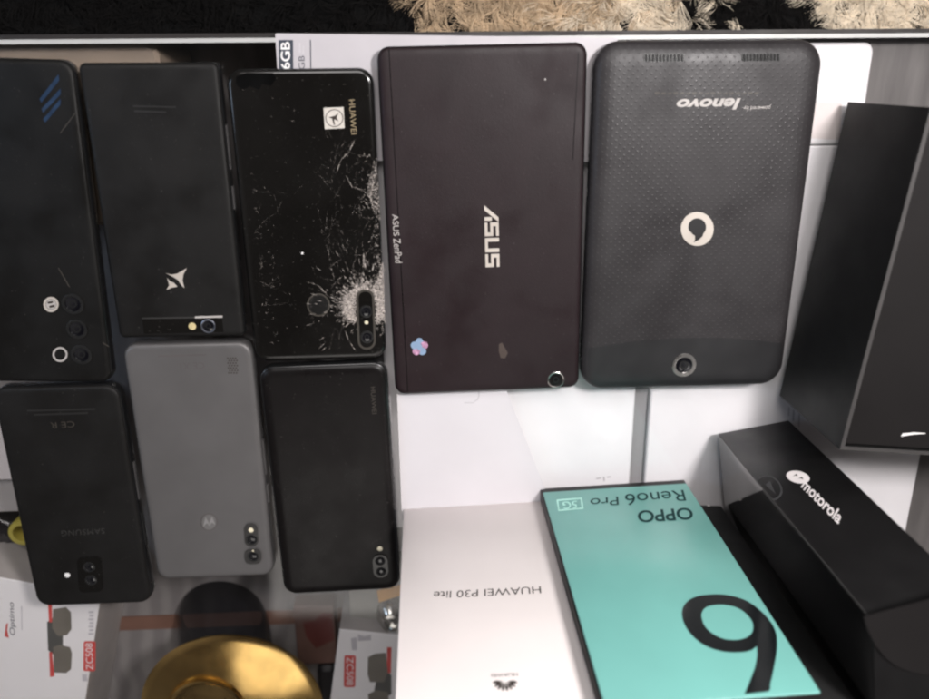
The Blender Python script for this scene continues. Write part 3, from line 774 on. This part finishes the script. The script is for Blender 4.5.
def numeral():
    c = bpy.data.curves.new('n', 'CURVE'); c.dimensions = '2D'; c.fill_mode = 'BOTH'
    stem = [0, 1, 2, 3, 4]
    o1 = [Vector(p) for p in outer[:5]] + smooth_closed(outer)[20:-4] + [Vector(outer[-1])]
    for pts in (o1, smooth_closed(inner)):
        s = c.splines.new('POLY'); s.points.add(len(pts)-1); s.use_cyclic_u = True
        for q_, p in zip(s.points, pts): q_.co = (p[0], p[1], 0, 1)
    o = bpy.data.objects.new('n', c); COL.objects.link(o)
    dg = bpy.context.evaluated_depsgraph_get(); dg.update()
    me = bpy.data.meshes.new_from_object(o.evaluated_get(dg))
    bpy.data.objects.remove(o); bpy.data.curves.remove(c)
    Mi = chain_inv(tb)
    for v in me.vertices: v.co = Mi @ (FP.hit(*z2(v.co.x, v.co.y), .12)*S)
    link('numeral', me, M['black_foil'], tb)
numeral()

# black box with the round white logo
mb, FP, w = standing_box('phone_box', (718, 433.5), (788.5, 420), 172, 80, None, 'tall black box with white logo on its narrow side and open grey flap')
HM = 171.0
box_local('carton', 0, w, .05, 90, 0, HM, M['black_card2'], mb)
mb_c = [c for c in mb.children][0]
# children live in the box's local axes: x along the narrow side, +y away from the camera's nadir is negative -> turn depth to the back
for v in mb_c.data.vertices: v.co.y = -v.co.y
mb_c.data.flip_normals()
# laminated big face (left)
V = [(-.12, -.6, .6), (-.12, -89.4, .6), (-.12, -89.4, HM-.6), (-.12, -.6, HM-.6)]
mesh('laminated_face', V, [(0, 1, 2, 3)], M['gloss_card'], mb, None, True, recalc=False)
mesh('worn_edge', [(-.1, .12, .5), (.35, .12, .5), (.35, .12, HM-.5), (-.1, .12, HM-.5)], [(0, 1, 2, 3)], M['grey_edge'], mb, None, True, recalc=False)
PF = Z(HM+.5)
fl = [PF.hit(*p) for p in [(863, 616), (929, 598.5), (975, 586), (975, 678), (945, 676.5), (929, 674.5), (912, 671.5), (897, 666), (885, 657.5), (875, 645), (867, 629)]]
n_ = len(fl)
mesh('flap', fl + [v+Vector((0, 0, .6)) for v in fl], [tuple(range(n_-1, -1, -1)), tuple(range(n_, 2*n_))] + [(i, (i+1) % n_, n_+(i+1) % n_, n_+i) for i in range(n_)], M['grey_card'], mb)
text('maker_name', 'motorola', (800.6, 487.0), (838.2, 524.3), (806.8, 478.5), FP, M['logo_white'], mb, bold=.02)
dk = poly('logo_disc', [(798+11.6*math.cos(t)*1.0+1.5*math.sin(t), 477+6.3*math.sin(t)+1.0*math.cos(t)) for t in [2*math.pi*k/32 for k in range(32)]], FP, M['logo_white'], mb)
polys('logo_mark', [[(792.5, 476), (797, 473.6), (797.6, 476.2), (795.4, 475.4)], [(798, 478.6), (802, 476.6), (803.4, 479.4), (800.6, 478.2)]], FP, M['brown_print'], dk, .14)
ringp = []
n_ = 40
def arcp(r, k): 
    t = 2*math.pi*k/n_
    return (769+r*math.cos(t)*1.0+r*.28*math.sin(t), 487.5+r*.98*math.sin(t))
segs = [k for k in range(n_) if arcp(13, k)[0] > 718+.784*(arcp(13, k)[1]-433.5)+.5 and arcp(10, k)[0] > 718+.784*(arcp(10, k)[1]-433.5)+.5 and arcp(13, k+1)[0] > 718+.784*(arcp(13, k+1)[1]-433.5)+.5]
polys('gloss_logo', [[arcp(11.2, k), arcp(13, k), arcp(13, k+1), arcp(11.2, k+1)] for k in segs] + [[(762, 483), (767.5, 486.5), (776, 494.5), (773, 489), (770, 480.5), (766.5, 484.5)]], FP, M['grey_print'], mb, .07)

# slim black box wedged between the teal one and the logo one
sb, FP, w = standing_box('phone_box', (706.5, 505), (733, 511.5), 172, 80, None, 'slim plain black box wedged between the teal box and the box with white logo')
sb.rotation_euler.z = math.radians(-3)
box_local('carton', -14, 9.0, -70, 0, 0, 168, M['black_card'], sb)
box_local('worn_corner', 5.6, 9.06, -2.2, .06, 166.6, 168.06, M['glint'], sb)
mesh('worn_corner', [(.2, .06, .2), (2.0, .06, .2), (1.4, .06, 1.8), (.2, .06, 1.6)], [(0, 1, 2, 3)], M['glint'], sb, None, True, recalc=False)

# large black tray box at the right
a, b = at(848, 102, .1), at(779.7, 395.5, .1)
d = a-b; L = d.length; rz = math.atan2(d.y, d.x)-math.pi/2
bk = root('tray_box', b, rz, 'large matte black box with a raised rim and charcoal recessed top', 'box')
HB, WB, T = 70.6, 150, 2.0
V = [(0, 0, 0), (WB, 0, 0), (WB, L, 0), (0, L, 0), (0, 0, HB), (WB, 0, HB), (WB, L, HB), (0, L, HB), (T, T, HB), (WB-T, T, HB), (WB-T, L-T, HB), (T, L-T, HB), (T, T, HB-5), (WB-T, T, HB-5), (WB-T, L-T, HB-5), (T, L-T, HB-5)]
Fc = [(3, 2, 1, 0), (0, 1, 5, 4), (1, 2, 6, 5), (2, 3, 7, 6), (3, 0, 4, 7), (4, 5, 9, 8), (5, 6, 10, 9), (6, 7, 11, 10), (7, 4, 8, 11), (8, 9, 13, 12), (9, 10, 14, 13), (10, 11, 15, 14), (11, 8, 12, 15), (12, 13, 14, 15)]
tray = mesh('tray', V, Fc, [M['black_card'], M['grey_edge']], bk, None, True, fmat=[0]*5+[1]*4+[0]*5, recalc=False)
me = tray.data; bm = bmesh.new(); bm.from_mesh(me)
bmesh.ops.recalc_face_normals(bm, faces=bm.faces); bm.to_mesh(me); bm.free()
box_local('inner_lid', T+.5, WB-T-.5, T+.5, L-T-.5, HB-4.8, HB-1.5, M['grey_card'], bk)
PZ = Z(HB-1.4)
poly('finger_slit', [(901, 436.4), (902.6, 433.4), (914, 432.4), (925.5, 433), (925.5, 433.8), (914, 434.4)], PZ, M['white_paper'], bk, .1)

# ------------------------------------------------------------------ goods under the glass at the lower left
# beige carton under the top left phones
x1 = cpx(158, 55, -12)[0]
wbox('beige_carton', -330, x1, -75, cpx(100, 43.5, -12)[1], FLOOR+.1, -12, M['beige'], r=6, bev=2, cat='carton', label='beige carton with a rounded corner behind the two far left phones')

def glasses_box(topz, corner, w, right, yaw, label):
    """corner: pixel of the near front corner; right: it is the right-hand one"""
    p = at(corner[0], corner[1], topz); yaw = math.radians(yaw)
    dep = 150.0
    V, Fc = slab_geo(w, dep, .5, [(.4, 0), (0, .4), (0, topz-FLOOR-.5), (.4, topz-FLOOR-.1), (1, topz-FLOOR-.1)], 3, (-w/2 if right else w/2, -dep/2))
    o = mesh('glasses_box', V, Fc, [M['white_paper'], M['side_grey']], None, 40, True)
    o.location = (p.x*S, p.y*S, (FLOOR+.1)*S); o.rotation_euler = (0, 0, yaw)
    for q in o.data.polygons: q.material_index = 0 if q.normal.z > .5 else 1  # sides coloured grey for their shade, tops left white
    return tag(o, label, 'glasses box')
TZ1 = -14
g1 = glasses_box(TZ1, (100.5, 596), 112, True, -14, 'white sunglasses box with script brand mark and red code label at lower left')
P = Z(TZ1)
text('brand_mark', 'Optimo', (16.6, 635), (15.2, 602), (9.8, 635), P, M['navy_print'], g1, shear=.2)
polys('swoosh', [[(4.5, 636), (6, 624), (8, 622.5), (7.2, 630), (9, 638)]], P, M['red_label'], g1)
polys('fine_print', [[(21, 606), (22, 606), (22.5, 630), (21.5, 630)]], P, M['seam'], g1)
def shades(P, o, pts_l, temple, mid):
    for a in pts_l: poly('printed_lens', a, P, M['lens_tint'], o, .1)
    polys('printed_frame', mid, P, M['frame_tint'], o, .06)
    for a in temple: poly('printed_temple', a, P, M['red_label'], o, .08)
shades(P, g1, [[(53, 609), (66, 607), (71, 612), (71.5, 629), (67, 635), (58, 636), (52, 628)], [(53, 647), (60, 644.5), (70, 647), (72, 653), (71, 669), (66, 673), (54, 672.5)]],
       [[(48, 604), (52, 604), (52, 622), (49, 622)], [(49, 652), (52, 652), (54.5, 676), (50, 677)]],
       [[(47, 622), (55, 616), (63, 636), (63, 645), (54, 655), (48, 650)]])
poly('code_label', rbox_px(83.5, 641, 95.5, 671, 2, 1), P, M['red_label'], g1, .1)
text('code', 'ZC508', (93.2, 669.5), (92.4, 643), (86.2, 669.5), P, M['white_paper'], g1, .14)
polys('fine_print', [[(88.5+(k % 2)*.8, 611+k*3.6), (93.5, 611+k*3.6), (93.5, 613+k*3.6), (88.5+(k % 2)*.8, 613+k*3.6)] for k in range(7)], P, M['seam'], g1)
polys('fine_print', [[(82, 674), (87, 674), (87.5, 681), (82.5, 681)]], P, M['seam'], g1)
TZ2 = -26
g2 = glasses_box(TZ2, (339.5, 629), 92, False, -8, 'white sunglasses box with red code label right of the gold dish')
P = Z(TZ2)
shades(P, g2, [[(368, 657), (375, 653.5), (386, 652.5), (388, 672), (384, 682), (370, 682), (367.5, 674)], [(368, 694), (376, 690), (388, 692), (390, 710), (370, 712)]],
       [[(387, 647), (391.5, 647), (391, 673), (387, 673)]], [[(376, 682), (388, 672), (391.5, 675), (391.5, 694), (386, 697), (374, 690)]])
poly('code_label', rbox_px(344, 655, 355.5, 687, 2, 1), P, M['red_label'], g2, .1)
text('code', 'ZC508', (346.6, 657), (346.6, 685), (353.4, 657), P, M['white_paper'], g2, .14)
polys('fine_print', [[(358, 634), (364, 636), (371, 634.5), (371, 640), (358, 641)], [(351, 638), (357, 637), (357, 650), (352, 650)]], P, M['seam'], g2)

# olive carton in front of the right glasses box and a chrome bulb with an orange tag
xa, xb = cpx(349, 600, -40)[0], cpx(440, 600, -40)[0]
wbox('olive_carton', xa, xb, cpx(380, 632, -40)[1]+1, cpx(380, 580, -40)[1], FLOOR+.1, -40, M['olive'], cat='carton', label='olive grey carton between the black phone and right sunglasses box')
c = at(392, 618, -28)
cb = root('chrome_ornament', (c.x, c.y, -39.8), 0, 'small chrome ornament with an orange tag beside the white phone box', 'ornament')
lathe('bulb', (c.x, c.y, -39.8), [(3, 0), (7, 1.5), (9.8, 6), (10, 10), (8, 14.5), (5.5, 16.5), (5, 17.5), (3.5, 17.8), (3, 16.5), (.01, 16)], M['chrome'], cb, 36, sq=1.35, rot=.3)
tg = [at(*p, -21) for p in ((377, 590), (402, 584), (403, 594), (379, 602))]
mesh('tag', tg + [v+Vector((0, 0, .5)) for v in tg], [(3, 2, 1, 0), (4, 5, 6, 7), (0, 1, 5, 4), (1, 2, 6, 5), (2, 3, 7, 6), (3, 0, 4, 7)], M['orange'], cb)

cbox('reflection_strip', -330, cpx(345, 618, FLOOR)[0], cpx(230, 625, FLOOR)[1], cpx(230, 612, FLOOR)[1], FLOOR+.1, FLOOR+1.2, M['reflection_red'])  # added strip standing in for a copper reflection band
# gold dish above a smoky solid that stands in for blurry reflections
base = at(222, 612, FLOOR)
ZG = -22.0
tc = at(233, 709, ZG)
rg = pxr(233, 709, ZG, 91)
gd = root('gold_dish', (tc.x, tc.y, FLOOR+.1), 0, 'round polished gold dish with a raised ring over a smoky stand-in for reflections', 'dish')
lathe('dish', (tc.x, tc.y, ZG), [(rg*.4, -5), (rg*.9, -3), (rg, -.6), (rg, .4), (rg*.985, .8), (rg*.9, 1.5), (rg*.7, 3.4), (rg*.45, 5.9)], M['gold'], gd, 96)
cR = at(206, 712, ZG+8); r2 = rg*.43
lathe('raised_ring', (cR.x, cR.y, ZG+3.6), [(r2, .0), (r2, 3), (r2*.98, 4.6), (r2*.93, 5.2), (r2*.87, 4.6), (r2*.85, 3.4)], M['gold'], gd, 80, cap=False)
lathe('ring_centre', (cR.x, cR.y, ZG+3.6), [(r2*.86, 3.4), (r2*.6, 1.9), (r2*.3, 1.4), (.01, 1.3)], M['gold_dark'], gd, 64)
bx, by = base.x, base.y
prof = [(25, 0), (29.5, 2), (31, 6), (31.5, 14), (31.6, 20), (32, 30), (32.5, 42), (32.5, ZG-5.2-FLOOR)]
V, Fc, fm = [], [], []
seg = 48
for r, z in prof:
    f = z/(ZG-FLOOR); ox = bx*(1-f)+tc.x*f; oy = by*(1-f)+tc.y*f
    for kk in range(seg):
        a = 2*math.pi*kk/seg; V.append((ox+r*math.cos(a)*1.05, oy+r*math.sin(a), FLOOR+.2+z))
for i in range(len(prof)-1):
    for kk in range(seg):
        j = (kk+1) % seg; Fc.append((i*seg+kk, i*seg+j, (i+1)*seg+j, (i+1)*seg+kk)); fm.append(0)
Fc.append(tuple(range(seg-1, -1, -1))); fm.append(0); Fc.append(tuple(range((len(prof)-1)*seg, len(prof)*seg))); fm.append(0)
mesh('reflection_form', V, Fc, M['reflection_black'], gd, 40, fmat=fm)
# brown and maroon carton right of the dish
xa, xb = cpx(296, 640, -60)[0], cpx(336, 640, -60)[0]
bc = wbox('brown_carton', xa, xb, cpx(320, 664, -60)[1], cpx(320, 606, -60)[1], FLOOR+.1, -60, M['brown_card'], cat='carton', label='brown carton with a maroon pattern between gold dish and right sunglasses box')
polys('maroon_pattern', [[(303, 622), (315, 620), (322, 612), (332, 613), (334, 640), (316, 648), (306, 636)]], Z(-60), M['maroon'], bc, .1)
dkx = wbox('black_pouch', cpx(318, 690, -62)[0], cpx(337, 690, -62)[0], cpx(325, 745, -62)[1], cpx(325, 668, -62)[1], FLOOR+.1, -62, M['pouch_black'], bev=3, r=5, cat='pouch', label='small black pouch below the brown carton beside the gold dish')

# far left: pale carton, yellow tape roll, black cellophane packet
wbox('pale_carton', -420, cpx(60, 460, -30)[0], cpx(10, 512, -30)[1], cpx(10, 400, -30)[1], FLOOR+.1, -30, M['side_grey'], cat='carton', label='pale grey carton at the left edge beside the lower left phone')
wbox('cream_box', -400, cpx(40, 440, -24)[0], cpx(10, 480, -24)[1], cpx(10, 405, -24)[1], -29.9, -24, M['pink_card'], cat='box', label='flat cream box lying on the pale carton at left edge')
c = at(24, 531, -40); r = pxr(24, 531, -40, 14)
tr_ = lathe('tape_roll', (c.x, c.y, -52), [(r*.62, 0), (r, 0), (r, 14), (r*.96, 15), (r*.66, 15), (r*.62, 14), (r*.62, 0)], M['yellow'], None, 48, cap=False)
tag(tr_, 'yellow roll of tape partly hidden by the lower left phone', 'tape')
def packet():
    V, Fc = [], []
    nx, ny = 26, 20
    p00, p10, p01 = at(-40, 505, -46), at(30, 535, -46), at(-40, 610, -46)
    for i in range(nx+1):
        for j in range(ny+1):
            p = p00+(p10-p00)*(i/nx)+(p01-p00)*(j/ny)
            h = 8*abs(math.sin(math.pi*i/nx)*math.sin(math.pi*j/ny))**.5 + random.uniform(-1.1, 1.1)
            V.append((p.x, p.y, -54+h))
    n0 = len(V)
    V += [(v[0], v[1], FLOOR+.2) for v in V]
    f = lambda i, j: i*(ny+1)+j
    for i in range(nx):
        for j in range(ny):
            Fc.append((f(i, j), f(i+1, j), f(i+1, j+1), f(i, j+1))); Fc.append((n0+f(i, j), n0+f(i, j+1), n0+f(i+1, j+1), n0+f(i+1, j)))
    for i in range(nx):
        for j in (0, ny): Fc.append((f(i, j), f(i+1, j), n0+f(i+1, j), n0+f(i, j)))
    for j in range(ny):
        for i in (0, nx): Fc.append((f(i, j), f(i, j+1), n0+f(i, j+1), n0+f(i, j)))
    o = mesh('cellophane_packet', V, Fc, M['wrap'], None, 60)
    tag(o, 'crinkled black cellophane packet at the left edge beside the yellow tape', 'packet')
packet()

# ------------------------------------------------------------------ light and world
def area(name, loc, target, size, power, color, sy=None):
    l = bpy.data.lights.new(name, 'AREA'); l.size = size*S; l.energy = power; l.color = color
    if sy: l.shape = 'RECTANGLE'; l.size_y = sy*S
    o = bpy.data.objects.new(name, l); COL.objects.link(o)
    o.location = Vector(loc)*S
    o.rotation_euler = (Vector(target)-Vector(loc)).to_track_quat('-Z', 'Y').to_euler()
    return o
area('shop_lamp', (305, 165, 610), (110, -140, 0), 110, 6.0, (1, .96, .95))
area('ceiling_light', (-60, 850, 1200), (0, -150, 0), 700, 11.5, (1, .96, .94))
area('dish_reflection_light', (-140, -1150, 1500), (-140, -1150, 0), 560, 2.2, (1, .95, .9), 620)  # unseen light added so the gold dish has something bright to reflect
area('window_light', (-760, 60, 560), (0, -120, 0), 240, 1.3, (.62, .78, 1))
w = bpy.data.worlds.new('World'); scene.world = w; w.use_nodes = True
nt = w.node_tree; bg = nt.nodes['Background']
tcw = nt.nodes.new('ShaderNodeTexCoord'); nz = nt.nodes.new('ShaderNodeTexNoise'); nz.inputs['Scale'].default_value = 1.6; nz.inputs['Detail'].default_value = 2
rp = nt.nodes.new('ShaderNodeValToRGB')
rp.color_ramp.elements[0].position = .38; rp.color_ramp.elements[0].color = (.05, .042, .04, 1)
rp.color_ramp.elements[1].position = .62; rp.color_ramp.elements[1].color = (.5, .47, .46, 1)
nt.links.new(tcw.outputs['Generated'], nz.inputs['Vector']); nt.links.new(nz.outputs['Fac'], rp.inputs['Fac']); nt.links.new(rp.outputs['Color'], bg.inputs['Color'])
bg.inputs['Strength'].default_value = .35

# ------------------------------------------------------------------ camera and render settings
cam = bpy.data.cameras.new('Camera'); co = bpy.data.objects.new('Camera', cam); COL.objects.link(co)
cam.sensor_width = 36; cam.lens = 36*F/929
co.matrix_world = Matrix.Translation(EYE*S) @ RM.to_4x4()
cam.clip_start = .005; cam.clip_end = 50
cam.dof.use_dof = True; cam.dof.focus_distance = .43; cam.dof.aperture_fstop = 6
scene.camera = co
scene.render.engine = 'CYCLES'
scene.view_settings.view_transform = 'Standard'; scene.view_settings.look = 'None'
scene.view_settings.exposure = 0; scene.view_settings.gamma = 1
scene.render.film_transparent = False
scene.cycles.filter_width = 2.4
scene.cycles.transparent_max_bounces = 16
